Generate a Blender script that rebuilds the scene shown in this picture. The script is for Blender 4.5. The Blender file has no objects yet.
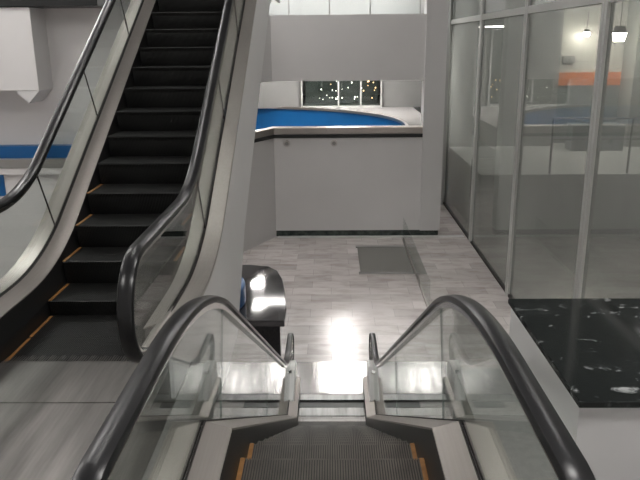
import bpy, bmesh, math, random
from mathutils import Vector, Matrix
random.seed(7)
sc = bpy.context.scene
COL = sc.collection
PI = math.pi
S = math.radians(30.144)
ZL = -3.08            # lower floor level
RX = 0.598            # half distance of the handrails
RH = 0.895            # handrail above the step line

# ------------------------------------------------------------------ materials
def nt(name):
    m = bpy.data.materials.new(name); m.use_nodes = True
    t = m.node_tree; b = t.nodes['Principled BSDF']
    return m, t, b
def coords(t, scale=(1, 1, 1), rot=(0, 0, 0)):
    tc = t.nodes.new('ShaderNodeTexCoord'); mp = t.nodes.new('ShaderNodeMapping')
    mp.inputs['Scale'].default_value = scale; mp.inputs['Rotation'].default_value = rot
    t.links.new(tc.outputs['Object'], mp.inputs['Vector']); return mp.outputs['Vector']
def ramp(t, fac, stops):
    r = t.nodes.new('ShaderNodeValToRGB'); e = r.color_ramp.elements
    while len(e) < len(stops): e.new(0.5)
    for k, (p, c) in enumerate(stops):
        e[k].position = p; e[k].color = (*c, 1)
    t.links.new(fac, r.inputs['Fac']); return r.outputs['Color']
def noise(t, vec, scale, detail=4, rough=0.5):
    n = t.nodes.new('ShaderNodeTexNoise'); n.inputs['Scale'].default_value = scale
    n.inputs['Detail'].default_value = detail; n.inputs['Roughness'].default_value = rough
    t.links.new(vec, n.inputs['Vector']); return n.outputs['Fac']
def bump(t, b, h, strength, dist=0.01):
    n = t.nodes.new('ShaderNodeBump'); n.inputs['Strength'].default_value = strength
    n.inputs['Distance'].default_value = dist
    t.links.new(h, n.inputs['Height']); t.links.new(n.outputs['Normal'], b.inputs['Normal'])
def paint(name, col, rough=0.6, var=0.06, scale=1.5, spec=0.4):
    m, t, b = nt(name); v = coords(t)
    f = noise(t, v, scale, 5)
    c0 = tuple(max(0, c * (1 - var)) for c in col); c1 = tuple(min(1, c * (1 + var)) for c in col)
    t.links.new(ramp(t, f, [(0.3, c0), (0.7, c1)]), b.inputs['Base Color'])
    b.inputs['Roughness'].default_value = rough; b.inputs['Specular IOR Level'].default_value = spec
    return m
def steel(name, col, r0, r1, streak=(2, 60, 60), var=0.05):
    m, t, b = nt(name); v = coords(t, streak)
    f = noise(t, v, 2.0, 5, 0.6)
    c0 = tuple(c * (1 - var) for c in col); c1 = tuple(min(1, c * (1 + var)) for c in col)
    t.links.new(ramp(t, f, [(0.3, c0), (0.7, c1)]), b.inputs['Base Color'])
    mr = t.nodes.new('ShaderNodeMapRange'); mr.inputs['To Min'].default_value = r0; mr.inputs['To Max'].default_value = r1
    t.links.new(f, mr.inputs['Value']); t.links.new(mr.outputs['Result'], b.inputs['Roughness'])
    b.inputs['Metallic'].default_value = 1.0
    return m
def glass(name, tint, ior=1.5, dust=0.0, dustcol=(0.5, 0.52, 0.5)):
    m = bpy.data.materials.new(name); m.use_nodes = True; t = m.node_tree; t.nodes.clear()
    o = t.nodes.new('ShaderNodeOutputMaterial'); tr = t.nodes.new('ShaderNodeBsdfTransparent')
    gl = t.nodes.new('ShaderNodeBsdfGlossy'); mx = t.nodes.new('ShaderNodeMixShader'); fr = t.nodes.new('ShaderNodeFresnel')
    geo = t.nodes.new('ShaderNodeNewGeometry'); mr = t.nodes.new('ShaderNodeMapRange')
    mr.inputs['To Min'].default_value = ior; mr.inputs['To Max'].default_value = 1 / ior     # same pane optics on both faces
    t.links.new(geo.outputs['Backfacing'], mr.inputs['Value']); t.links.new(mr.outputs['Result'], fr.inputs['IOR'])
    tr.inputs['Color'].default_value = (*tint, 1); gl.inputs['Roughness'].default_value = 0.0
    t.links.new(fr.outputs['Fac'], mx.inputs['Fac'])
    if dust > 0:
        d = t.nodes.new('ShaderNodeBsdfDiffuse'); d.inputs['Color'].default_value = (*dustcol, 1)
        m2 = t.nodes.new('ShaderNodeMixShader')
        v = coords(t); f = noise(t, v, 0.9, 3)
        r2 = t.nodes.new('ShaderNodeMapRange'); r2.inputs['To Min'].default_value = dust * 0.75; r2.inputs['To Max'].default_value = dust * 1.25
        t.links.new(f, r2.inputs['Value']); t.links.new(r2.outputs['Result'], m2.inputs['Fac'])
        t.links.new(tr.outputs[0], m2.inputs[1]); t.links.new(d.outputs[0], m2.inputs[2])
        t.links.new(m2.outputs[0], mx.inputs[1])
    else:
        t.links.new(tr.outputs[0], mx.inputs[1])
    t.links.new(gl.outputs[0], mx.inputs[2]); t.links.new(mx.outputs[0], o.inputs['Surface'])
    return m
def emit(name, col, s):
    m = bpy.data.materials.new(name); m.use_nodes = True; t = m.node_tree; t.nodes.clear()
    o = t.nodes.new('ShaderNodeOutputMaterial'); e = t.nodes.new('ShaderNodeEmission')
    e.inputs['Color'].default_value = (*col, 1); e.inputs['Strength'].default_value = s
    t.links.new(e.outputs[0], o.inputs['Surface']); return m

def marble_floor():
    m, t, b = nt('polished_marble_tiles'); v = coords(t)
    br = t.nodes.new('ShaderNodeTexBrick'); br.offset = 0.5
    br.inputs['Scale'].default_value = 1.0; br.inputs['Mortar Size'].default_value = 0.004
    br.inputs['Brick Width'].default_value = 0.8; br.inputs['Row Height'].default_value = 0.4
    br.inputs['Color1'].default_value = (0.52, 0.475, 0.46, 1); br.inputs['Color2'].default_value = (0.69, 0.645, 0.63, 1)
    br.inputs['Mortar'].default_value = (0.40, 0.37, 0.36, 1)
    t.links.new(v, br.inputs['Vector'])
    v2 = coords(t, (1.0, 2.6, 1)); f = noise(t, v2, 2.2, 7, 0.6)
    vein = ramp(t, f, [(0.35, (0.80, 0.77, 0.75)), (0.55, (1, 1, 1)), (0.75, (1.0, 0.98, 0.97))])
    mx = t.nodes.new('ShaderNodeMix'); mx.data_type = 'RGBA'; mx.blend_type = 'MULTIPLY'; mx.inputs[0].default_value = 1
    t.links.new(br.outputs['Color'], mx.inputs[6]); t.links.new(vein, mx.inputs[7]); t.links.new(mx.outputs[2], b.inputs['Base Color'])
    b.inputs['Roughness'].default_value = 0.27; b.inputs['Specular IOR Level'].default_value = 0.65
    f2 = noise(t, v, 5, 2); bump(t, b, f2, 0.04, 0.01)
    return m
def black_marble():
    m, t, b = nt('black_veined_marble'); v = coords(t)
    n1 = noise(t, v, 1.6, 8, 0.65)
    vv = t.nodes.new('ShaderNodeTexNoise'); vv.inputs['Scale'].default_value = 5.0; vv.inputs['Detail'].default_value = 9
    vv.inputs['Roughness'].default_value = 0.68; vv.inputs['Distortion'].default_value = 1.6
    t.links.new(coords(t, (1, 1.7, 1), (0, 0, 0.7)), vv.inputs['Vector'])
    c = ramp(t, vv.outputs['Fac'], [(0.0, (0.008, 0.010, 0.010)), (0.55, (0.010, 0.012, 0.012)), (0.61, (0.04, 0.045, 0.045)), (0.70, (0.36, 0.37, 0.37))])
    t.links.new(c, b.inputs['Base Color']); b.inputs['Roughness'].default_value = 0.07; b.inputs['Specular IOR Level'].default_value = 0.35
    return m
def granite(name, c0, c1, rough, sc_=60):
    m, t, b = nt(name); v = coords(t); f = noise(t, v, sc_, 4, 0.7)
    t.links.new(ramp(t, f, [(0.35, c0), (0.7, c1)]), b.inputs['Base Color']); b.inputs['Roughness'].default_value = rough
    return m
def ribbed_plate(name, col, rough, pitch=0.025):
    m, t, b = nt(name); v = coords(t)
    w = t.nodes.new('ShaderNodeTexWave'); w.wave_type = 'BANDS'; w.bands_direction = 'X'
    w.inputs['Scale'].default_value = 2 * PI / (20 * pitch) ; w.inputs['Distortion'].default_value = 0
    t.links.new(v, w.inputs['Vector'])
    f = noise(t, coords(t, (9, 0.8, 1)), 1.2, 4, 0.6)
    c0 = tuple(c * 0.62 for c in col)
    mx = t.nodes.new('ShaderNodeMath'); mx.operation = 'MULTIPLY'
    t.links.new(ramp(t, f, [(0.32, c0), (0.68, col)]), b.inputs['Base Color'])
    b.inputs['Metallic'].default_value = 0.85
    mr = t.nodes.new('ShaderNodeMapRange'); mr.inputs['To Min'].default_value = rough * 1.25; mr.inputs['To Max'].default_value = rough * 0.75
    t.links.new(f, mr.inputs['Value']); t.links.new(mr.outputs['Result'], b.inputs['Roughness'])
    bump(t, b, w.outputs['Fac'], 0.10, 0.003)
    return m
def tiled_wall():
    m, t, b = nt('white_square_tiles'); v = coords(t, (1, 1, 1), (PI / 2, 0, 0))
    br = t.nodes.new('ShaderNodeTexBrick'); br.offset = 0; br.inputs['Scale'].default_value = 1
    br.inputs['Mortar Size'].default_value = 0.008; br.inputs['Brick Width'].default_value = 0.9; br.inputs['Row Height'].default_value = 0.6
    br.inputs['Color1'].default_value = (0.62, 0.60, 0.56, 1); br.inputs['Color2'].default_value = (0.66, 0.64, 0.60, 1)
    br.inputs['Mortar'].default_value = (0.40, 0.39, 0.36, 1)
    t.links.new(v, br.inputs['Vector']); t.links.new(br.outputs['Color'], b.inputs['Base Color'])
    b.inputs['Roughness'].default_value = 0.4
    return m

M = dict(
    white=paint('white_wall_paint', (0.60, 0.59, 0.585), 0.55, 0.03, 0.7),
    pillar=paint('light_grey_pillar_paint', (0.56, 0.555, 0.55), 0.5, 0.03, 0.7),
    cladding=paint('pale_cladding_paint', (0.66, 0.65, 0.65), 0.45, 0.03, 0.8),
    ceil=paint('dark_ceiling_paint', (0.10, 0.10, 0.10), 0.8),
    greywall=paint('grey_wall_paint', (0.34, 0.345, 0.335), 0.5, 0.05, 0.5),
    teal=paint('grey_teal_wall_paint', (0.17, 0.20, 0.20), 0.5, 0.05, 0.6),
    orange=paint('orange_band_paint', (0.75, 0.19, 0.04), 0.5, 0.05),
    blue=paint('blue_fascia_paint', (0.005, 0.085, 0.25), 0.35, 0.05),
    rim=paint('pale_rim_stone', (0.26, 0.25, 0.245), 0.25, 0.05),
    darktrim=paint('dark_trim_paint', (0.015, 0.016, 0.016), 0.35, 0.1),
    greytrim=paint('grey_ledge_paint', (0.22, 0.215, 0.205), 0.35, 0.08),
    steel=steel('brushed_steel', (0.50, 0.475, 0.455), 0.30, 0.36),
    deck=steel('brushed_steel_decking', (0.38, 0.35, 0.325), 0.33, 0.38, (40, 0.8, 40)),
    chrome=steel('polished_steel', (0.78, 0.77, 0.76), 0.20, 0.28),
    satin=paint('satin_steel_housing', (0.80, 0.79, 0.78), 0.3, 0.04, 3),
    shopwall=paint('shop_side_wall_paint', (0.17, 0.17, 0.165), 0.5),
    alu=paint('grey_aluminium_frame', (0.40, 0.405, 0.385), 0.45, 0.04, 1),
    rubber=paint('black_handrail_rubber', (0.011, 0.011, 0.012), 0.28, 0.1, 3, 0.42),
    joint=paint('grey_joint_filler', (0.16, 0.18, 0.17), 0.4),
    skirt=paint('black_skirt_panel', (0.012, 0.012, 0.012), 0.35, 0.15, 3),
    gasket=paint('dark_gasket', (0.012, 0.009, 0.008), 0.5),
    step=paint('dark_step_metal', (0.013, 0.013, 0.0125), 0.42, 0.3, 6),
    step2=paint('lightened_worn_step_metal', (0.085, 0.075, 0.066), 0.36, 0.35, 5),
    groove=paint('shaded_step_groove', (0.008, 0.008, 0.008), 0.6, 0.2, 6),  # dark tone painted in for the shade between the ribs
    yellow=paint('worn_yellow_marking', (0.24, 0.115, 0.035), 0.5, 0.4, 9),
    plate=ribbed_plate('ribbed_landing_metal', (0.45, 0.445, 0.44), 0.17),
    plate_d=ribbed_plate('worn_ribbed_landing_metal', (0.20, 0.19, 0.18), 0.40),
    comb=ribbed_plate('comb_metal', (0.30, 0.30, 0.295), 0.34, 0.0125),
    marble=marble_floor(), black=black_marble(),
    kiosk=granite('dark_grey_granite', (0.022, 0.021, 0.023), (0.05, 0.048, 0.05), 0.06),
    gap_strip=granite('green_black_gap_strip', (0.012, 0.02, 0.017), (0.07, 0.09, 0.08), 0.06, 6),
    upfloor=granite('grey_floor_tile', (0.24, 0.235, 0.23), (0.32, 0.31, 0.30), 0.3, 30),
    mat=granite('grey_mat_fibre', (0.17, 0.165, 0.155), (0.25, 0.24, 0.225), 0.8, 120),
    glass=glass('clear_greenish_glass', (0.955, 0.985, 0.97)),
    wallglass=glass('dusty_grey_glass', (0.80, 0.82, 0.80), 1.22, 0.30, (0.45, 0.465, 0.44)),
    greenglass=glass('green_edge_glass', (0.965, 0.99, 0.98), 1.3),
    shopdark=paint('dark_shop_interior', (0.035, 0.045, 0.04), 0.4, 0.3, 2),
    tiles=tiled_wall(),
    lamp=emit('white_panel_light', (1.0, 0.97, 0.94), 28.0),
    fill_slab=emit('slab_fill_light', (1.0, 0.96, 0.93), 75.0),
    lamp_soft=emit('soft_panel_light', (1.0, 0.96, 0.92), 24.0),
    lamp_spot=emit('small_square_light', (1.0, 0.98, 0.95), 42.0),
    fill_gal=emit('gallery_fill_light', (1.0, 0.98, 0.96), 22.0),
    lamp_hall=emit('bright_panel_light', (1.0, 0.96, 0.92), 150.0),
    lamp_wall=emit('warm_wall_lamp', (1.0, 0.93, 0.82), 110.0),
    bulb=emit('small_shop_bulb', (1.0, 0.95, 0.85), 5.0),
    amber=emit('amber_shop_bulb', (1.0, 0.62, 0.3), 4.0),
)

M['deck'].node_tree.nodes['Principled BSDF'].inputs['Metallic'].default_value = 0.75
M['satin'].node_tree.nodes['Principled BSDF'].inputs['Metallic'].default_value = 0.35
# ------------------------------------------------------------------ mesh helpers
class MB:
    def __init__(s): s.v = []; s.f = []
    def box(s, x0, x1, y0, y1, z0, z1):
        n = len(s.v)
        s.v += [(x, y, z) for z in (z0, z1) for y in (y0, y1) for x in (x0, x1)]
        s.f += [tuple(n + i for i in q) for q in ((0, 2, 3, 1), (4, 5, 7, 6), (0, 1, 5, 4), (2, 6, 7, 3), (0, 4, 6, 2), (1, 3, 7, 5))]
        return s
    def rings(s, rings, closed_path=False, cap=True):
        n = len(s.v); k = len(rings[0])
        for r in rings: s.v += [tuple(p) for p in r]
        N = len(rings)
        for i in range(N if closed_path else N - 1):
            a = n + i * k; b = n + ((i + 1) % N) * k
            for j in range(k):
                s.f.append((a + j, a + (j + 1) % k, b + (j + 1) % k, b + j))
        if cap and not closed_path:
            s.f.append(tuple(n + j for j in reversed(range(k))))
            s.f.append(tuple(n + (N - 1) * k + j for j in range(k)))
        return s
    def prism_z(s, pts, z0, z1):
        return s.rings([[(x, y, z0) for x, y in pts], [(x, y, z1) for x, y in pts]])
    def prism_x(s, pts, x0, x1):      # pts in (y, z)
        return s.rings([[(x0, y, z) for y, z in pts], [(x1, y, z) for y, z in pts]])
    def prism_y(s, pts, y0, y1):      # pts in (x, z)
        return s.rings([[(x, y0, z) for x, z in pts], [(x, y1, z) for x, z in pts]])
    def cyl(s, p, q, r, n=16, r2=None):
        p = Vector(p); q = Vector(q); d = (q - p).normalized()
        a = d.orthogonal().normalized(); b = d.cross(a)
        r2 = r if r2 is None else r2
        return s.rings([[p + (a * math.cos(t) + b * math.sin(t)) * r for t in [2 * PI * i / n for i in range(n)]],
                        [q + (a * math.cos(t) + b * math.sin(t)) * r2 for t in [2 * PI * i / n for i in range(n)]]])
    def build(s, name, mat, parent=None, bevel=0, smooth=False, seg=2):
        me = bpy.data.meshes.new(name); me.from_pydata(s.v, [], s.f); me.update()
        bm = bmesh.new(); bm.from_mesh(me); bmesh.ops.recalc_face_normals(bm, faces=bm.faces); bm.to_mesh(me); bm.free()
        me.materials.append(mat)
        o = bpy.data.objects.new(name, me); COL.objects.link(o)
        if parent: o.parent = parent; o.location = -parent.location
        if bevel:
            b = o.modifiers.new('bevel', 'BEVEL'); b.width = bevel; b.segments = seg; b.limit_method = 'ANGLE'
        if smooth:
            for p in me.polygons: p.use_smooth = True
            try: me.set_sharp_from_angle(angle=math.radians(35))
            except Exception: pass
        return o
def tag(o, label, cat, group=None):
    o['label'] = label; o['category'] = cat
    if group: o['group'] = group
    return o
def empty(name, loc=(0, 0, 0)):
    o = bpy.data.objects.new(name, None); COL.objects.link(o); o.location = loc; o.empty_display_size = 0.2
    return o
def struct(o, label=None, cat=None):
    o['kind'] = 'structure'
    if label: o['label'] = label; o['category'] = cat
    return o

# ------------------------------------------------------------------ escalators
def path_down(dA, R, zl, r, d0, dend):
    st = [(d0, 0.0, 0.0)]
    for i in range(4): st.append((d0 + (dA - d0) * (i + 1) / 5, 0, 0))
    for i in range(19):
        a = S * i / 18; st.append((dA + R * math.sin(a), -R + R * math.cos(a), -a))
    dS = dA + R * math.sin(S); zA = -R * (1 - math.cos(S)); zB = zl + r * (1 - math.cos(S)); dB = dS + (zA - zB) / math.tan(S)
    for i in range(1, 12): t = i / 12; st.append((dS + (dB - dS) * t, zA + (zB - zA) * t, -S))
    dC = dB + r * math.sin(S)
    for i in range(19):
        a = S * (1 - i / 18); st.append((dC - r * math.sin(a), zl + r - r * math.cos(a), -a))
    for i in range(4): st.append((dC + (dend - dC) * (i + 1) / 4, zl, 0))
    return st
def path_up(d2, R, rise, R2, d0, dtail):
    st = [(d0, 0.0, 0.0)]
    for i in range(4): st.append((d0 + (d2 - d0) * (i + 1) / 5, 0, 0))
    for i in range(19):
        a = S * i / 18; st.append((d2 + R * math.sin(a), R - R * math.cos(a), a))
    e = st[-1]; zB = rise - R2 * (1 - math.cos(S)); dB = e[0] + (zB - e[1]) / math.tan(S)
    for i in range(1, 12): t = i / 12; st.append((e[0] + (dB - e[0]) * t, e[1] + (zB - e[1]) * t, S))
    dC = dB + R2 * math.sin(S)
    for i in range(19):
        a = S * (1 - i / 18); st.append((dC - R2 * math.sin(a), rise - R2 + R2 * math.cos(a), a))
    for i in range(4): st.append((dC + dtail * (i + 1) / 4, rise, 0))
    return st
def off(s, n):
    d, z, a = s; return (d - n * math.sin(a), z + n * math.cos(a))
def sweep(st, section):            # section: list of (x, n)
    mb = MB(); mb.rings([[(x, *off(s, n)) for x, n in section] for s in st]); return mb
def deck_line(d0, dc, zc, dl, d1):
    # mitred decking: flat, straight slope, flat
    return [(d0, zc), (dc, zc), (dl, ZL + zc), (d1, ZL + zc)]
def zline(pl, d):
    for a, b in zip(pl[:-1], pl[1:]):
        if d <= b[0]: return a[1] + (b[1] - a[1]) * (d - a[0]) / (b[0] - a[0])
    return pl[-1][1]
def sweepv(pl, section):           # section: (x, vertical offset)
    mb = MB(); mb.rings([[(x, d, z + n) for x, n in section] for d, z in pl]); return mb
def clean(pts):
    out = [pts[0]]
    for p in pts[1:]:
        if math.dist(p, out[-1]) > 1e-4: out.append(p)
    return out
def arcpos(st):
    L = [0]
    for a, b in zip(st[:-1], st[1:]): L.append(L[-1] + math.dist(a[:2], b[:2]))
    return L
def at_len(st, L, l):
    for i in range(len(L) - 1):
        if L[i] <= l <= L[i + 1] and L[i + 1] > L[i]:
            t = (l - L[i]) / (L[i + 1] - L[i]); a, b = st[i], st[i + 1]
            return tuple(a[k] + (b[k] - a[k]) * t for k in range(3))
    return None
def len_at_d(st, L, d):
    for i in range(len(L) - 1):
        if st[i][0] <= d <= st[i + 1][0] and st[i + 1][0] > st[i][0]:
            return L[i] + (L[i + 1] - L[i]) * (d - st[i][0]) / (st[i + 1][0] - st[i][0])
    return L[-1]

def step_mesh(direc, W, pitch=0.0128):
    # ribbed tread and ribbed curved riser; nose at the origin, uphill along direc
    rows = [(0.43, 0, 1), (0.05, 0, 1), (0.006, 0.0, 1), (0.0, -0.008, 1)]
    for i in range(1, 7):
        t = i / 6; rows.append((0.012 + 0.045 * t * t, -0.008 - 0.20 * t, 1))
    rows += [(0.10, -0.235, 0), (0.43, -0.06, 0)]
    cols = []; x = -W / 2
    while x < W / 2 - pitch * 0.5:
        for fx, h in ((0.0, -0.009), (0.28, -0.009), (0.34, 0), (0.94, 0)): cols.append((x + fx * pitch, h))
        x += pitch
    cols.append((W / 2, -0.009))
    mb = MB()
    mb.rings([[(cx, direc * (r[0] - (0 if k < 3 else h * r[2] * -1 * 1)) if False else direc * (r[0] + (-h * r[2] if k >= 3 and r[2] else 0)), r[1] + (h if (k < 3) else 0)) for k, r in enumerate(rows)] for cx, h in cols])
    return mb

def handrail_line(st, r, e0, e1):
    # closed-ended centre line of the rubber: bottom return, half circle, run, half circle, bottom return
    n = RH - 0.018; pts = []
    if e0:
        d0, z0, _ = st[0]
        pts.append((d0 + 0.32, z0 + n - 2 * r - 0.03)); pts.append((d0 + 0.16, z0 + n - 2 * r))
        for i in range(17):
            a = -PI / 2 - PI * i / 16; pts.append((d0 + r * math.cos(a), z0 + n - r + r * math.sin(a)))
    pts += [off(s, n) for s in st]
    if e1:
        d1, z1, _ = st[-1]
        for i in range(17):
            a = PI / 2 - PI * i / 16; pts.append((d1 + r * math.cos(a), z1 + n - r + r * math.sin(a)))
        pts.append((d1 - 0.16, z1 + n - 2 * r)); pts.append((d1 - 0.32, z1 + n - 2 * r - 0.03))
    return clean(pts)
def rail_sweep(x, pts, section):   # section (dx, dn): dn outward
    mb = MB(); rings = []
    for i, p in enumerate(pts):
        a = pts[max(0, i - 1)]; b = pts[min(len(pts) - 1, i + 1)]
        td, tz = b[0] - a[0], b[1] - a[1]; l = math.hypot(td, tz); nd, nz = -tz / l, td / l
        rings.append([(x + sx, p[0] + nd * sn, p[1] + nz * sn) for sx, sn in section])
    return mb.rings(rings)
RAIL = [(0.041 * c, s_) for c, s_ in ((-1, -0.012), (-1, 0.004), (-0.86, 0.013), (-0.5, 0.0185), (0, 0.020), (0.5, 0.0185), (0.86, 0.013), (1, 0.004), (1, -0.012), (0.8, -0.018), (-0.8, -0.018))]
GUIDE = [(-0.027, -0.045), (-0.027, -0.017), (0.027, -0.017), (0.027, -0.045)]

def escalator(name, label, xc, st, direc, joints, ends, nose_d, pl, sharedstep, comb0, comb1, clad, rail_r, stp=None, deck=None, SW=0.89, mark_to=3.6, pitch=0.405):
    root = empty(name, (xc, st[0][0], 0)); tag(root, label, 'escalator')
    stR = st; LR = arcpos(st); st = stp or st; L = arcpos(st)
    # --- steps
    me = None; l0 = len_at_d(st, L, nose_d); l = l0
    while l - pitch > len_at_d(st, L, comb0): l -= pitch
    lend = len_at_d(st, L, comb1); first = None
    while l < lend:
        s = at_len(st, L, l)
        if first is None:
            sm = step_mesh(direc, SW); o = sm.build('step', sharedstep, root)
            o.data.materials.append(M['groove'])
            for p in o.data.polygons: p.material_index = 0 if (min(p.vertices) // 12) % 4 == 2 else 1  # rib shading put into the colour: lighter tops, darker grooves
            marks = []
            for sx in (-1, 1):
                x0, x1 = sorted((sx * SW / 2, sx * (SW / 2 - 0.024))); k = MB()
                k.box(x0, x1, *sorted((direc * 0.004, direc * 0.36)), -0.004, 0.0025)
                mk = k.build('step_marking', M['yellow'], o); mk['label'] = 'worn yellow edge line of the step'
                mk.location = (0, 0, 0); marks.append(mk)
            first = o
        else:
            o = first.copy(); COL.objects.link(o); o.parent = root
            for mk in (marks if s[0] < mark_to else []):
                c = mk.copy(); COL.objects.link(c); c.parent = o; c.location = (0, 0, 0)
        o.location = (0, s[0] - root.location.y, s[1]); l += pitch
    B = lambda mb, n, m, **k: mb.build(n, m, root, **k)
    st, L = stR, LR
    sti = [s for s in st if s[0] > 3.7]
    for sx in (-1, 1):
        X = xc
        q = lambda sec: [(X + sx * x, n) for x, n in sec]
        if deck:
            B(sweepv(deck, q([(0.462, -0.42), (0.462, -0.012), (0.474, -0.012), (0.474, -0.42)])), 'skirt_panel', M['skirt'])
            B(sweepv(deck, q([(0.464, -0.012), (0.464, 0.0), (0.584, 0.035), (0.584, 0.025)])), 'inner_deck', M['deck'])
            B(sweepv(deck, q([(0.584, 0.015), (0.584, 0.042), (0.592, 0.042), (0.592, 0.015)])), 'glass_gasket', M['gasket'])
            B(sweepv(deck, q([(0.604, 0.015), (0.604, 0.042), (0.612, 0.042), (0.612, 0.015)])), 'glass_gasket', M['gasket'])
            B(sweepv(deck, q([(0.612, 0.025), (0.612, 0.035), (0.742, 0.035), (0.742, 0.0), (0.732, 0.0), (0.732, 0.025)])), 'outer_deck', M['deck'], bevel=0.003)
            pts = deck + list(reversed(clad))
        else:
            B(sweep(sti, q([(0.445, -0.32), (0.445, 0.10), (0.474, 0.243), (0.484, 0.243), (0.462, -0.32)])), 'skirt_panel', M['skirt'])
            B(sweep(sti, q([(0.474, 0.246), (0.474, 0.254), (0.584, 0.292), (0.584, 0.282)])), 'inner_deck', M['deck'])
            B(sweep(st, q([(0.584, 0.270), (0.584, 0.297), (0.591, 0.297), (0.591, 0.270)])), 'glass_gasket', M['gasket'])
            B(sweep(st, q([(0.606, 0.270), (0.606, 0.297), (0.613, 0.297), (0.613, 0.270)])), 'glass_gasket', M['gasket'])
            B(sweep(st, q([(0.613, 0.282), (0.613, 0.292), (0.742, 0.292), (0.742, 0.262), (0.732, 0.262), (0.732, 0.282)])), 'outer_deck', M['deck'], bevel=0.003)
            top = [off(s, 0.262) for s in st]
            bot = clad
            pts = top + list(reversed(bot))
        B(MB().prism_x(pts, X + sx * 0.716, X + sx * 0.738), 'side_cladding', M['cladding'])
        # --- handrail
        line = handrail_line(st, rail_r, ends[0], ends[1])
        B(rail_sweep(X + sx * RX, line, RAIL), 'handrail', M['rubber'], smooth=True)
        B(rail_sweep(X + sx * RX, line, GUIDE), 'handrail_guide', M['chrome'])
        # --- glass panels between the joints
        ntop = RH - 0.055; nb = (deck[0][1] + 0.02) if deck else 0.275
        hi = [off(s, ntop) for s in st]
        def edge(d):
            if not deck:
                s = at_len(st, L, len_at_d(st, L, d)); return off(s, nb), off(s, ntop)
            ss = lambda a, b: min(1, max(0, (d - a) / (b - a)))
            dh = d + 0.30 * ss(2.3, 3.6) * (1 - ss(7.6, 8.7))
            return (d, zline(deck, d) + 0.02), (dh, zline(hi, dh))
        cuts = [st[0][0] - (rail_r - 0.05 if ends[0] else 0)] + joints + [st[-1][0] + (rail_r - 0.05 if ends[1] else 0)]
        for a, b in zip(cuts[:-1], cuts[1:]):
            a += 0.003; b -= 0.003; low = []; high = []
            rr = rail_r - 0.045; N = 26
            for i in range(N + 1):
                d = a + (b - a) * i / N
                if d < st[0][0]:
                    h = math.sqrt(max(0, rr * rr - (st[0][0] - d) ** 2)); zc = st[0][1] + RH - 0.018 - rail_r
                    low.append((d, max(st[0][1] + nb, zc - h))); high.append((d, max(st[0][1] + nb + .01, zc + h)))
                elif d > st[-1][0]:
                    h = math.sqrt(max(0, rr * rr - (d - st[-1][0]) ** 2)); zc = st[-1][1] + RH - 0.018 - rail_r
                    low.append((d, max(st[-1][1] + nb, zc - h))); high.append((d, max(st[-1][1] + nb + .01, zc + h)))
                else:
                    p, h = edge(d); low.append(p); high.append(h)
            mb = MB()
            xa, xb = X + sx * (RX - 0.005), X + sx * (RX + 0.005)
            mb.rings([[(xa, *p), (xb, *p), (xb, *h), (xa, *h)] for p, h in zip(low, high)])
            B(mb, 'glass_panel', M['glass'])
        for d in joints:
            s = at_len(st, L, len_at_d(st, L, d))
            p0, p1 = edge(d)
            t = (math.cos(s[2]), math.sin(s[2]))
            mb = MB(); w = 0.003
            mb.rings([[(X + sx * (RX + e * 0.0055), p[0] + t[0] * g * w, p[1] + t[1] * g * w) for e, g in ((-1, -1), (1, -1), (1, 1), (-1, 1))] for p in (p0, p1)])
            B(mb, 'glass_joint', M['joint' if deck else 'gasket'])
        # --- steel newel housings at the ends in view
        for flag, s, dr in ((ends[0], st[0], -1), (ends[1], st[-1], 1)):
            if not flag: continue
            d, z = s[0], s[1]; hb = RH - 0.018 - 2 * rail_r + 0.03
            e = lambda q: d - dr * q
            zb = (deck[0][1] if deck else 0.25); nw = 0.075 if deck else 0.03
            pr = [(e(0.70), z + zb + 0.035), (e(0.22), z + hb + 0.02), (e(-0.02), z + hb + 0.02), (e(-0.12), z + hb - 0.07), (e(-0.16), z + 0.12), (e(-0.14), z), (e(0.70), z)]
            B(MB().prism_x(pr, X + sx * (RX - nw), X + sx * (RX + nw)), 'newel_base', M['satin' if deck else 'deck'], bevel=0.02, seg=3)
    return root

# --- the descending escalator in front of the camera
st1 = path_down(2.10, 2.14, ZL, 2.596, 1.50, 9.20)
deck1 = deck_line(0.20, 2.82, 0.175, 2.82 + (-ZL) / math.tan(S), 9.25)
stp1 = [(d, z - 0.10, a) for d, z, a in path_down(3.10 - 0.8 * math.tan(S / 2), 0.8, ZL + 0.10, 0.8, 0.6, 9.2)]
clad1 = []
for d, z in deck_line(0.20, 2.7, -0.75, 2.7 + (-ZL - 0.2) / math.tan(S), 9.25): clad1.append((d, z))
for i, p in enumerate(clad1):
    if p[0] > 8.0: clad1[i] = (p[0], max(p[1], ZL - 0.0))
clad1 = [(d, max(z, ZL + 0.0)) for d, z in clad1]
E1 = escalator('escalator', 'escalator in the middle foreground going down to the marble hall between two black handrails', 0.0, st1, -1,
               [3.27, 5.6], (True, True), 3.01, None, M['step2'], 1.6, 8.5, clad1, 0.225, stp1, deck1, SW=0.92)
# --- the rising escalator at the left
st2 = path_up(4.402, 2.297, 3.08, 2.6, 3.40, 1.6)
clad2 = [(st2[0][0], -0.45), (5.0, -0.75), (5.85, -0.68), (6.1, -0.45), (6.63, 0.09), (8.5, 1.26), (10.46, 2.42), (11.2, 2.55), (st2[-1][0], 2.55)]
E2 = escalator('escalator', 'dark-stepped escalator at the left rising from the ribbed landing plate', -1.604, st2, 1,
               [5.40, 6.69, 7.98, 9.27], (True, False), 4.24, None, M['step'], 3.65, 11.4, clad2, 0.30, stp=path_up(4.39 - 0.8 * math.tan(S / 2), 0.8, 3.08, 2.0, 3.40, 1.9), SW=0.87, mark_to=5.9, pitch=0.383)

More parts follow.
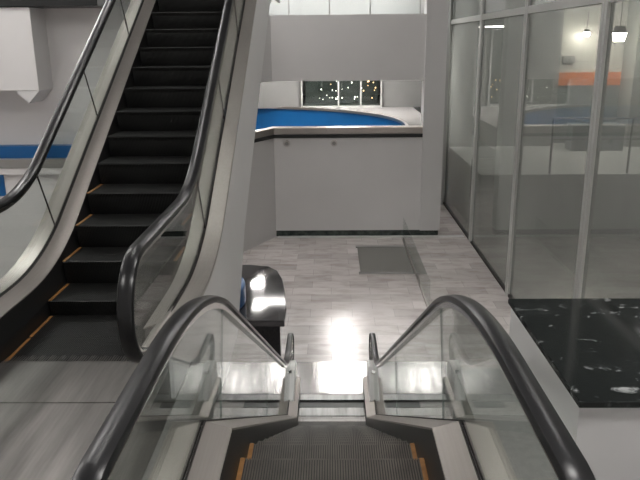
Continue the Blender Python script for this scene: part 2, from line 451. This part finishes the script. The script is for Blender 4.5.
# landing and comb plates (parts of their escalators)
def part_box(n, root, m, *b, bevel=0.0, label=None):
    o = MB().box(*b).build(n, m, root, bevel=bevel)
    if label: o['label'] = label
    return o
xc = -1.604
part_box('comb_plate', E2, M['plate_d'], xc - 0.742, xc + 0.742, 3.36, 3.87, -0.03, 0.006, bevel=0.003)
part_box('landing_plate', E2, M['plate_d'], xc - 0.95, xc + 0.742, 1.20, 3.355, -0.04, 0.004, bevel=0.002)
mb = MB()
for i in range(62):
    x = xc - 0.485 + 0.97 * i / 61; mb.rings([[(x - .003, 3.85, .008), (x + .003, 3.85, .008), (x + .003, 3.85, -.01), (x - .003, 3.85, -.01)], [(x - .002, 3.97, -.002), (x + .002, 3.97, -.002), (x + .002, 3.97, -.01), (x - .002, 3.97, -.01)]])
mb.build('comb_teeth', M['plate_d'], E2)
part_box('comb_plate', E1, M['comb'], -0.460, 0.460, 8.44, 8.66, ZL - 0.03, ZL + 0.012, bevel=0.003)
mb = MB()
for i in range(62):
    x = -0.44 + 0.88 * i / 61; mb.rings([[(x - .003, 8.46, ZL + .013), (x + .003, 8.46, ZL + .013), (x + .003, 8.46, ZL - .01), (x - .003, 8.46, ZL - .01)], [(x - .002, 8.36, ZL), (x + .002, 8.36, ZL), (x + .002, 8.36, ZL - .01), (x - .002, 8.36, ZL - .01)]])
mb.build('comb_teeth', M['comb'], E1)
part_box('rubber_strip', E1, M['darktrim'], -1.25, 1.25, 8.665, 8.83, ZL - 0.03, ZL + 0.013, label='black strip across the landing')
part_box('cover_plate', E1, M['comb'], -1.9, 1.9, 8.835, 9.0, ZL - 0.03, ZL + 0.035)
MB().prism_x([(9.005, ZL - 0.04), (9.005, ZL + 0.040), (10.12, ZL + 0.006), (10.12, ZL - 0.04)], -1.9, 1.9).build('landing_plate', M['plate'], E1, bevel=0.003)
part_box('comb_plate', E1, M['plate_d'], -0.460, 0.460, 1.0, 1.75, -0.13, -0.09, bevel=0.003)
part_box('landing_plate', E1, M['plate_d'], -0.742, 0.742, -0.6, 0.995, -0.13, -0.09)

# ------------------------------------------------------------------ the setting
XL, XR, DF, DB, ZC = -9.5, 11.0, -3.0, 30.0, 6.4
struct(MB().box(XL, XR, DF, DB, ZL - 0.3, ZL).build('floor', M['marble']), 'light polished marble floor of the lower hall', 'floor')
fl = MB()
fl.prism_z([(XL, DF), (XL, 4.05), (-2.35, 4.05), (-2.35, 3.3), (-2.56, 3.3), (-2.56, 1.19), (-0.745, 1.19), (-0.745, DF)], -0.45, 0.0)
fl.prism_z([(0.745, DF), (0.745, 3.77), (XR, 3.77), (XR, DF)], -0.45, 0.0)
fl.box(-0.862, -0.745, 1.19, 3.85, -0.45, 0.0)
fl.box(-0.745, 0.745, DF, -0.605, -0.45, 0.0)
struct(fl.build('floor', M['upfloor']), 'grey upper floor around the escalators', 'floor')
struct(MB().box(XL, XR, DF, DB, ZC, ZC + 0.2).build('ceiling', M['ceil']))
struct(MB().box(XL - 0.2, XL, DF, DB, ZL, ZC).build('wall_left', M['white']))
struct(MB().box(XR, XR + 0.2, DF, DB, ZL, ZC).build('wall_right', M['greywall']))
struct(MB().box(XL, XR, DF - 0.2, DF, ZL, ZC).build('wall_front', M['white']))
struct(MB().box(XL, XR, DB, DB + 0.2, ZL, ZC).build('wall_far', M['white']))

# back wall with the long opening; it turns towards the camera at its left end
WD = 17.55
def bent(mb, z0, z1, t=0.42):
    mb.prism_z([(2.34, WD), (-1.45, WD), (-2.17, 16.19), (-3.57, 13.55), (-3.57 - t, 13.72), (-1.72, WD + t), (2.34, WD + t)], z0, z1)
b = MB(); bent(b, ZL + 0.17, -0.40); b.prism_z([(-1.46, WD), (-2.17, 16.19), (-3.57, 13.55), (-3.9, 13.72), (-1.72, WD + .42)], ZL, ZL + .17); bent(b, 0.95, 2.52)
struct(b.build('wall_back', M['white']), 'white back wall with one long horizontal opening', 'wall')
b = MB(); b.box(2.34, 2.86, WD - 0.06, WD + 0.42, ZL + 0.17, 5.2)
struct(b.build('wall_back', M['pillar']), 'pale pillar between the white wall and the glazed wall', 'pillar')
b = MB(); b.box(2.86, 3.53, WD + 3.6, WD + 3.7, ZL, 5.2)
struct(b.build('wall_back', M['greywall']))
b = MB(); b.box(-1.45, 2.84, WD + 0.06, WD + 0.36, ZL, ZL + 0.17)
struct(b.build('dark_gap_strip', M['gap_strip']))  # dark glossy strip stands for a see-through gap to darker space
struct(MB().box(-1.40, 3.5, WD - .14, WD + .05, ZL + .001, ZL + .012).build('trim_12', M['white']), 'pale strip along the foot of the back wall', 'trim')
b = MB(); bent(b, -0.40, -0.37, 0.30)
b2 = MB(); b2.prism_z([(2.38, WD - .04), (-1.42, WD - .04), (-1.86, 16.72), (-1.86, 16.9), (-1.5, WD + .3), (2.38, WD + .3)], -0.46, -0.375)
struct(b2.build('trim_1', M['darktrim']))
b2 = MB(); b2.prism_z([(2.34, WD + .0), (-1.45, WD + .0), (-2.17, 16.19), (-2.3, 16.3), (-1.5, WD + .4), (2.34, WD + .4)], -0.374, -0.21)
struct(b2.build('trim_2', M['deck'], bevel=0.01))

for x, lb in ((-1.12, 'left one of two small round grey fittings on the white back wall'), (0.09, 'right one of two small round grey fittings on the white back wall')):
    r = empty('wall_fitting', (x, WD, -0.60)); tag(r, lb, 'fitting', 'round fittings under the ledge')
    MB().cyl((x, WD + .0, -0.60), (x, WD - 0.035, -0.60), 0.085, 28, 0.075).build('ring', M['steel'], r, bevel=0.006)
    MB().cyl((x, WD - 0.03, -0.60), (x, WD - 0.05, -0.60), 0.05, 24, 0.042).build('lens', M['greytrim'], r)

# upper hall behind the opening: floor with a round void and blue fascia
cx, cy, cr = -3.6, 18.9, 5.70
def arc(r, a0, a1, n=72): return [(cx + r * math.cos(a0 + (a1 - a0) * i / n), cy + r * math.sin(a0 + (a1 - a0) * i / n)) for i in range(n + 1)]
a0, a1 = math.radians(-9), math.radians(132)
inner = arc(cr, a0, a1)
slab = MB()
# radial strips out to a far rectangle
outer = []
for (x, y) in inner:
    dx, dy = x - cx, y - cy; t = 1e9
    if dx > 1e-6: t = min(t, (2.85 - cx) / dx)
    if dx < -1e-6: t = min(t, (XL - cx) / dx)
    if dy > 1e-6: t = min(t, (DB - cy) / dy)
    if dy < -1e-6: t = min(t, (WD + .42 - cy) / dy)
    outer.append((cx + dx * t, cy + dy * t))
slab.rings([[(i[0], i[1], -0.31), (o[0], o[1], -0.31), (o[0], o[1], -0.9), (i[0], i[1], -0.9)] for i, o in zip(inner, outer)])
struct(slab.build('floor', M['rim']), 'pale floor of the hall behind the long opening', 'floor')
f1 = arc(cr, a0, a1); f2 = arc(cr - 0.05, a0, a1)
fb = MB(); fb.rings([[(p[0], p[1], -0.345), (q[0], q[1], -0.345), (q[0], q[1], -1.5), (p[0], p[1], -1.5)] for p, q in zip(f1, f2)])
struct(fb.build('trim_3', M['blue'], smooth=True), 'blue curved fascia below the rim of the round void', 'fascia')
f2 = arc(cr - 0.09, a0, a1)
fb = MB(); fb.rings([[(p[0], p[1], -0.27), (q[0], q[1], -0.27), (q[0], q[1], -0.345), (p[0], p[1], -0.345)] for p, q in zip(f1, f2)])
struct(fb.build('trim_4', M['steel'], smooth=True))

GXC = 3.85
# hall ceiling (the slab of the floor above) with panel lights
struct(MB().box(-9.4, 2.86, WD + .42, DB, 2.32, 2.52).build('ceiling', M['ceil']), 'slab ceiling of the hall behind the opening', 'ceiling')
def panel_light(x, y, z, sx, sy, mat, label, group):
    r = empty('ceiling_light', (x, y, z)); tag(r, label, 'light', group)
    f = MB(); f.box(x - sx / 2 - .03, x + sx / 2 + .03, y - sy / 2 - .03, y + sy / 2 + .03, z - .03, z)
    f.build('frame', M['white'], r)
    d = MB(); d.box(x - sx / 2, x + sx / 2, y - sy / 2, y + sy / 2, z - .045, z - .031); d.build('diffuser', mat, r)
for x, y in ((-2.05, 21.3), (0.45, 20.9), (2.15, 21.3)):
    panel_light(x, y, 2.31, 1.1, 0.9, M['lamp_soft'], 'square ceiling panel light in the hall behind the opening', 'hall ceiling lights')
panel_light(0.42, 22.25, 2.31, 0.62, 0.8, M['lamp_hall'], 'brightest ceiling panel light in the middle of the hall behind the opening', None)
panel_light(-2.66, 23.45, 2.31, 0.42, 0.5, M['lamp_hall'], 'small bright ceiling panel light near the left of the shop front', None)
for x, y in ((-4.6, 0.4), (1.2, 0.2), (4.6, 1.0), (1.0, 4.4), (-7.4, 5.5), (-8.0, 9.0), (-6.0, 11.0), (-1.2, 16.4)):
    panel_light(x, y, ZC - 0.002, 1.6, 0.9, M['lamp'], 'panel light in the high ceiling over the escalators', 'atrium ceiling lights')

for x, y in ((-5.5, 2.6), (-3.2, 2.6), (1.6, 2.9), (3.0, 2.9), (6.0, 2.0)):  # unseen lights added under the slab to brighten the lower floor
    panel_light(x, y, -0.452, 0.6, 0.6, M['fill_slab'], 'unseen square panel light added under the upper floor slab', 'added slab underside lights')
for x, y in ((7.2, 20.6),):  # unseen light added so floor and walls behind the glazing show
    panel_light(x, y, 5.0, 1.6, 0.9, M['lamp'], 'unseen panel light added in the room behind the glazed wall', 'added glazed room lights')
struct(MB().box(GXC, XR, 2.0, 23.0, 5.002, 5.1).build('ceiling', M['ceil']))

for x, y in ((-3.1, 9.8), (3.1, 10.2), (-2.4, 7.4)):
    panel_light(x, y, ZC - 0.002, 0.45, 0.45, M['lamp_spot'], 'small square light in the high ceiling over the escalators', 'small atrium ceiling lights')

# shop behind the opening: dark glazed front with small lights
sd = 24.1
sh = empty('shop_front', (0.3, sd, -0.31)); tag(sh, 'dark glazed shop front with small lights seen through the long opening', 'shop')
MB().box(-0.9, 1.75, sd + 1.6, sd + 1.7, -0.31, 2.31).build('back_panel', M['shopdark'], sh)
fm = MB()
for x in (-0.98, 0.28, 1.05, 1.75): fm.box(x - .025, x + .025, sd - .03, sd + .03, -0.31, 2.32)
fm.box(-0.98, 1.75, sd - .03, sd + .03, -0.31, -0.24)
fm.build('frame', M['alu'], sh)
MB().box(-0.96, 1.73, sd - .005, sd + .005, -0.24, 2.32).build('pane', M['glass'], sh)
MB().box(-0.95, 1.73, sd + .04, sd + 1.58, -0.30, -0.285).build('shop_floor', M['shopdark'], sh)
rnd = random.Random(3)
for i in range(34):
    x = rnd.uniform(-0.4, 1.6); z = rnd.uniform(-0.12, 0.55) if i < 22 else -0.1 + 0.12 * rnd.random(); y = sd + rnd.uniform(.3, 1.3)
    r = rnd.uniform(.010, .026)
    m = MB(); m.cyl((x, y, z - r), (x, y, z), r * .6, 8, r); m.cyl((x, y, z), (x, y, z + r), r, 8, r * .4)
    m.build('bulb', M['amber'] if (x > 1.3 or rnd.random() < .15) else M['bulb'], sh)
MB().box(1.78, 3.3, sd + .1, sd + .3, -0.31, 2.32).build('wall_panel', M['shopwall'], sh)
MB().box(-4.8, -1.0, sd + .1, sd + .3, -0.31, 2.32).build('wall_panel', M['shopwall'], sh)

# glass balustrade above the band, with a bright wall behind it
gb = empty('glass_balustrade', (0.4, WD + .2, 2.52)); tag(gb, 'row of glass balustrade panels on top of the white band', 'balustrade')
for x0, x1 in ((-2.1, -1.02), (-1.0, -0.02), (0.0, 0.98), (1.0, 2.2)):
    MB().box(x0 + .008, x1 - .008, WD + .19, WD + .204, 2.525, 3.6).build('pane', M['greenglass'], gb)
    MB().box(x1 - .006, x1 + .026, WD + .18, WD + .214, 2.525, 3.6).build('clamp', M['alu'], gb)
MB().box(-2.1, 2.2, WD + .17, WD + .225, 3.6, 3.65).build('top_rail', M['steel'], gb)
struct(MB().box(-9.4, 2.86, 21.0, 21.15, 2.52, ZC).build('wall_back', M['white']), 'bright white wall behind the glass balustrade', 'wall')
for x in (-1.4, 1.2):  # unseen lights added to brighten the wall behind the balustrade
    panel_light(x, 19.4, 4.6, 1.6, 0.9, M['fill_gal'], 'unseen panel light added over the upper gallery', 'added gallery lights')
struct(MB().box(-9.4, 2.86, WD + .42, 21.0, 4.61, 4.7).build('ceiling', M['ceil']))

# left wall: band with a projecting box, blue fascia and ledge
LD = 13.55
b = MB(); b.box(XL, -3.6, LD, LD + .4, ZL, -0.60); b.box(XL, -3.6, LD + .25, LD + .4, -0.05, 2.55)
struct(b.build('wall_left', M['white']), 'white wall behind the left escalator', 'wall')
b = MB(); b.box(XL, -5.47, LD - .45, LD + .25, 1.06, 2.55)
struct(b.build('wall_left', M['white'], bevel=.01), 'projecting white box at the left end of the wall', 'wall')
b = MB(); b.rings([[(-5.92, LD - .44, 1.058), (-5.47, LD - .44, 1.058), (-5.70, LD - .44, 0.82)], [(-5.92, LD + .24, 1.058), (-5.47, LD + .24, 1.058), (-5.70, LD + .24, 0.82)]])  # wedge shape stands for the shaded corner of the box
struct(b.build('shade_wedge', M['pillar']), 'grey wedge standing for the shaded corner under the projecting white box', 'trim')
struct(MB().box(XL, -3.6, LD + .02, LD + .40, -0.29, -0.05).build('trim_6', M['blue']), 'blue band along the left wall', 'fascia')
struct(MB().box(XL, -3.6, LD - .12, LD + .40, -0.47, -0.292).build('trim_7', M['greytrim'], bevel=.01), 'grey ledge below the blue band', 'ledge')
struct(MB().box(XL, -3.6, LD - .10, LD + .40, -0.60, -0.472).build('trim_8', M['white']))
struct(MB().box(XL, -6.58, LD - .03, LD + .1, -1.05, -0.475).build('trim_9', M['blue']))
struct(MB().box(XL, -4.2, LD - .5, LD + .4, 2.56, 3.3).build('trim_10', M['darktrim']), 'dark beam above the white left wall', 'beam')

# ------------------------------------------------------------------ glazed wall at the right
GX = 3.60; ZT = 2.40
gw = empty('window_1', (GX, 13, ZL)); struct(gw, 'tall grey-framed glazed wall at the right of the hall', 'glass wall')
mull = [21.4, 17.0, 13.15, 9.42, 5.7, 2.0]
for i, d in enumerate(mull):
    for k in (-1, 1):
        MB().box(GX - .05, GX + .05, d + k * .055 - .048, d + k * .055 + .048, ZL, 5.2).build('mullion', M['alu'], gw, bevel=.006)
    MB().box(GX - .035, GX + .035, d - .006, d + .006, ZL, 5.2).build('mullion_joint', M['gasket'], gw)
for a, b_ in zip(mull[:-1], mull[1:]):
    lo, hi = b_ + .105, a - .105
    MB().box(GX - .045, GX + .045, lo, hi, ZT - .055, ZT + .075).build('transom', M['alu'], gw, bevel=.006)
    MB().box(GX - .04, GX + .04, lo, hi, ZL, ZL + .05).build('bottom_rail', M['gasket'], gw)
    MB().box(GX - .006, GX + .006, lo, hi, ZL + .05, ZT - .055).build('glass_pane', M['wallglass'], gw)
    MB().box(GX - .006, GX + .006, lo, hi, ZT + .075, 5.2).build('glass_pane', M['wallglass'], gw)
struct(MB().box(GX - .2, GX + .2, 2.0, 21.6, 5.2, ZC).build('wall_right', M['white']))

# what stands behind the glazed wall: raised platform, railing, tiled wall with orange band
PD = 17.4
struct(MB().box(GX + .25, XR, PD, 23.0, ZL, -1.42).build('floor', M['pillar']), 'raised grey platform behind the glazed wall', 'platform')
struct(MB().box(GX + .25, XR, 23.0, 23.2, -1.42, 0.45).build('wall_back', M['teal']))
struct(MB().box(GX + .25, XR, 22.95, 23.2, 0.452, 0.86).build('trim_11', M['orange']), 'orange band on the wall behind the glazing', 'trim')
b = MB(); b.box(7.2, XR, 23.0, 23.2, 0.862, ZC)
struct(b.build('wall_back', M['tiles']), 'white tiled wall above the orange band', 'wall')
b = MB(); b.box(GX + .25, 7.2, 22.3, 23.2, -1.42, ZC)
struct(b.build('wall_back', M['greywall']), 'grey wall block left of the white tiles', 'wall')
b = MB(); b.box(9.4, 10.0, 22.0, 22.94, -1.42, ZC)
struct(b.build('wall_back', M['greywall']), 'grey pillar in front of the tiled wall', 'pillar')
rl = empty('railing', (5.6, PD + .12, -1.42)); tag(rl, 'thin dark railing along the platform edge behind the glass', 'railing')
for x in (5.62, 7.6, 9.6): MB().cyl((x, PD + .12, -1.42), (x, PD + .12, -0.02), .028, 12).build('post', M['darktrim'], rl)
MB().box(5.6, 10.9, PD + .09, PD + .15, -0.05, 0.0).build('top_rail', M['steel'], rl, bevel=.01)
MB().box(5.6, 10.9, PD + .105, PD + .135, -0.56, -0.53).build('lower_rail', M['darktrim'], rl)
# lamps and fittings on the tiled wall
def wall_lamp(x, z, y, label, s):
    r = empty('wall_lamp', (x, y, z)); tag(r, label, 'lamp', 'lamps behind the glazing')
    MB().cyl((x, y, z + .10 * s), (x, y, z + .62 * s), .012, 8).build('stem', M['darktrim'], r)
    MB().cyl((x, y, z + .02 * s), (x, y, z + .12 * s), .11 * s, 18, .07 * s).build('cap', M['darktrim'], r)
    m = MB(); m.cyl((x, y, z - .10 * s), (x, y, z + .018 * s), .07 * s, 18, .10 * s); m.build('bulb', M['lamp_wall'], r, smooth=True)
    return r
wall_lamp(8.05, 2.08, 22.6, 'small capped lamp hanging before the white tiles', 1.0)
wall_lamp(8.55, 2.02, 21.3, 'brightest lamp glaring behind the right glass pane', 2.0)
cb = empty('control_box', (7.67, 23.0, 1.14)); tag(cb, 'small grey control box on the white tiled wall', 'box')
MB().box(7.48, 7.86, 22.9, 23.0, 1.14, 1.38).build('body', M['greytrim'], cb, bevel=.01)
MB().box(7.52, 7.66, 22.885, 22.899, 1.18, 1.34).build('cover', M['greywall'], cb); MB().box(7.69, 7.83, 22.885, 22.899, 1.18, 1.34).build('cover', M['greywall'], cb)
bn = MB(); bn.box(7.4, 9.0, 21.2, 21.8, -1.42, -0.62)
tag(bn.build('cabinet', M['teal'], bevel=.02), 'dark low cabinet standing on the platform behind the railing', 'cabinet')

# ------------------------------------------------------------------ things on the lower floor and the ledge
# glass barrier standing on the marble floor
gp = empty('glass_partition', (1.88, 14.7, ZL)); tag(gp, 'frameless glass partition standing on the marble floor beside the mat', 'partition')
MB().box(1.874, 1.886, 12.35, 17.3, ZL + .02, ZL + .58).build('pane', M['greenglass'], gp)
MB().box(1.855, 1.905, 12.35, 17.3, ZL, ZL + .025).build('floor_channel', M['steel'], gp)
mt = empty('floor_mat', (1.2, 15.5, ZL)); tag(mt, 'grey rectangular entrance mat on the marble floor', 'mat')
MB().box(0.66, 1.85, 14.6, 16.5, ZL + .001, ZL + .012).build('pile', M['mat'], mt)
MB().box(0.62, 1.85, 16.5, 16.66, ZL + .001, ZL + .016).build('edge_strip', M['greytrim'], mt)
MB().box(0.62, 1.85, 14.45, 14.6, ZL + .001, ZL + .014).build('edge_strip', M['rim'], mt)

# curved dark granite counter
ZK = -2.10
kq = [(-0.70, 9.50), (-0.70, 10.0), (-0.78, 10.82), (-0.86, 11.4), (-0.98, 11.85), (-1.16, 12.1), (-1.52, 12.20), (-2.0, 12.2), (-2.6, 12.0), (-2.9, 11.2), (-2.9, 9.9), (-2.6, 9.5)]
kk = empty('counter', (-1.7, 10.8, ZL)); tag(kk, 'low curved counter with polished dark top beside the escalator foot', 'counter')
MB().prism_z(kq, ZK - .10, ZK).build('counter_top', M['kiosk'], kk, bevel=.012)
kin = [(-1.75 + (x + 1.75) * .88, 10.95 + (y - 10.95) * (.88 if y > 10.9 else .50)) for x, y in kq]
MB().prism_z(kin, ZL, ZK - .10).build('counter_body', M['kiosk'], kk)
pts = [(-1.80 + .43 * math.cos(2 * PI * i / 40), 10.25 + .65 * math.sin(2 * PI * i / 40)) for i in range(40)]
o = MB().prism_z(pts, ZK, ZK + .30).build('blue_drum', M['blue'], kk, bevel=.02, smooth=True); o['label'] = 'blue rounded block on the counter'

# parapet with the black marble top at the right
ZP = 0.45
pw = MB(); pw.box(1.045, 4.0, 2.60, 3.74, -0.45, ZP - .03)
struct(pw.build('wall_parapet', M['cladding']), 'white parapet wall beside the right handrail', 'wall')
tag(MB().box(1.03, 4.0, 2.57, 3.765, ZP - .03, ZP).build('marble_slab', M['black'], bevel=.004), 'polished black veined marble slab topping the white parapet', 'slab')

# ------------------------------------------------------------------ camera, world, view
cam = bpy.data.cameras.new('camera'); co = bpy.data.objects.new('camera', cam); COL.objects.link(co)
cam.sensor_width = 36; cam.lens = 686.782 / 640 * 36; cam.clip_end = 200; cam.clip_start = 0.02
f_, p_, cx_, roll_, h_ = 686.782, math.radians(16.124), 331.446, math.radians(-0.546), 1.899
yaw = math.atan((cx_ - 320) / f_)
co.matrix_world = Matrix.Translation((0, 0, h_)) @ Matrix.Rotation(yaw, 4, 'Z') @ Matrix.Rotation(PI / 2 - p_, 4, 'X') @ Matrix.Rotation(roll_, 4, 'Z')
sc.camera = co
w = bpy.data.worlds.new('world'); sc.world = w; w.use_nodes = True
w.node_tree.nodes['Background'].inputs['Color'].default_value = (0.5, 0.52, 0.55, 1)
w.node_tree.nodes['Background'].inputs['Strength'].default_value = 0.05
vs = sc.view_settings
vs.view_transform = 'Standard'; vs.look = 'None'; vs.exposure = 0.12; vs.gamma = 1.0; vs.use_curve_mapping = False
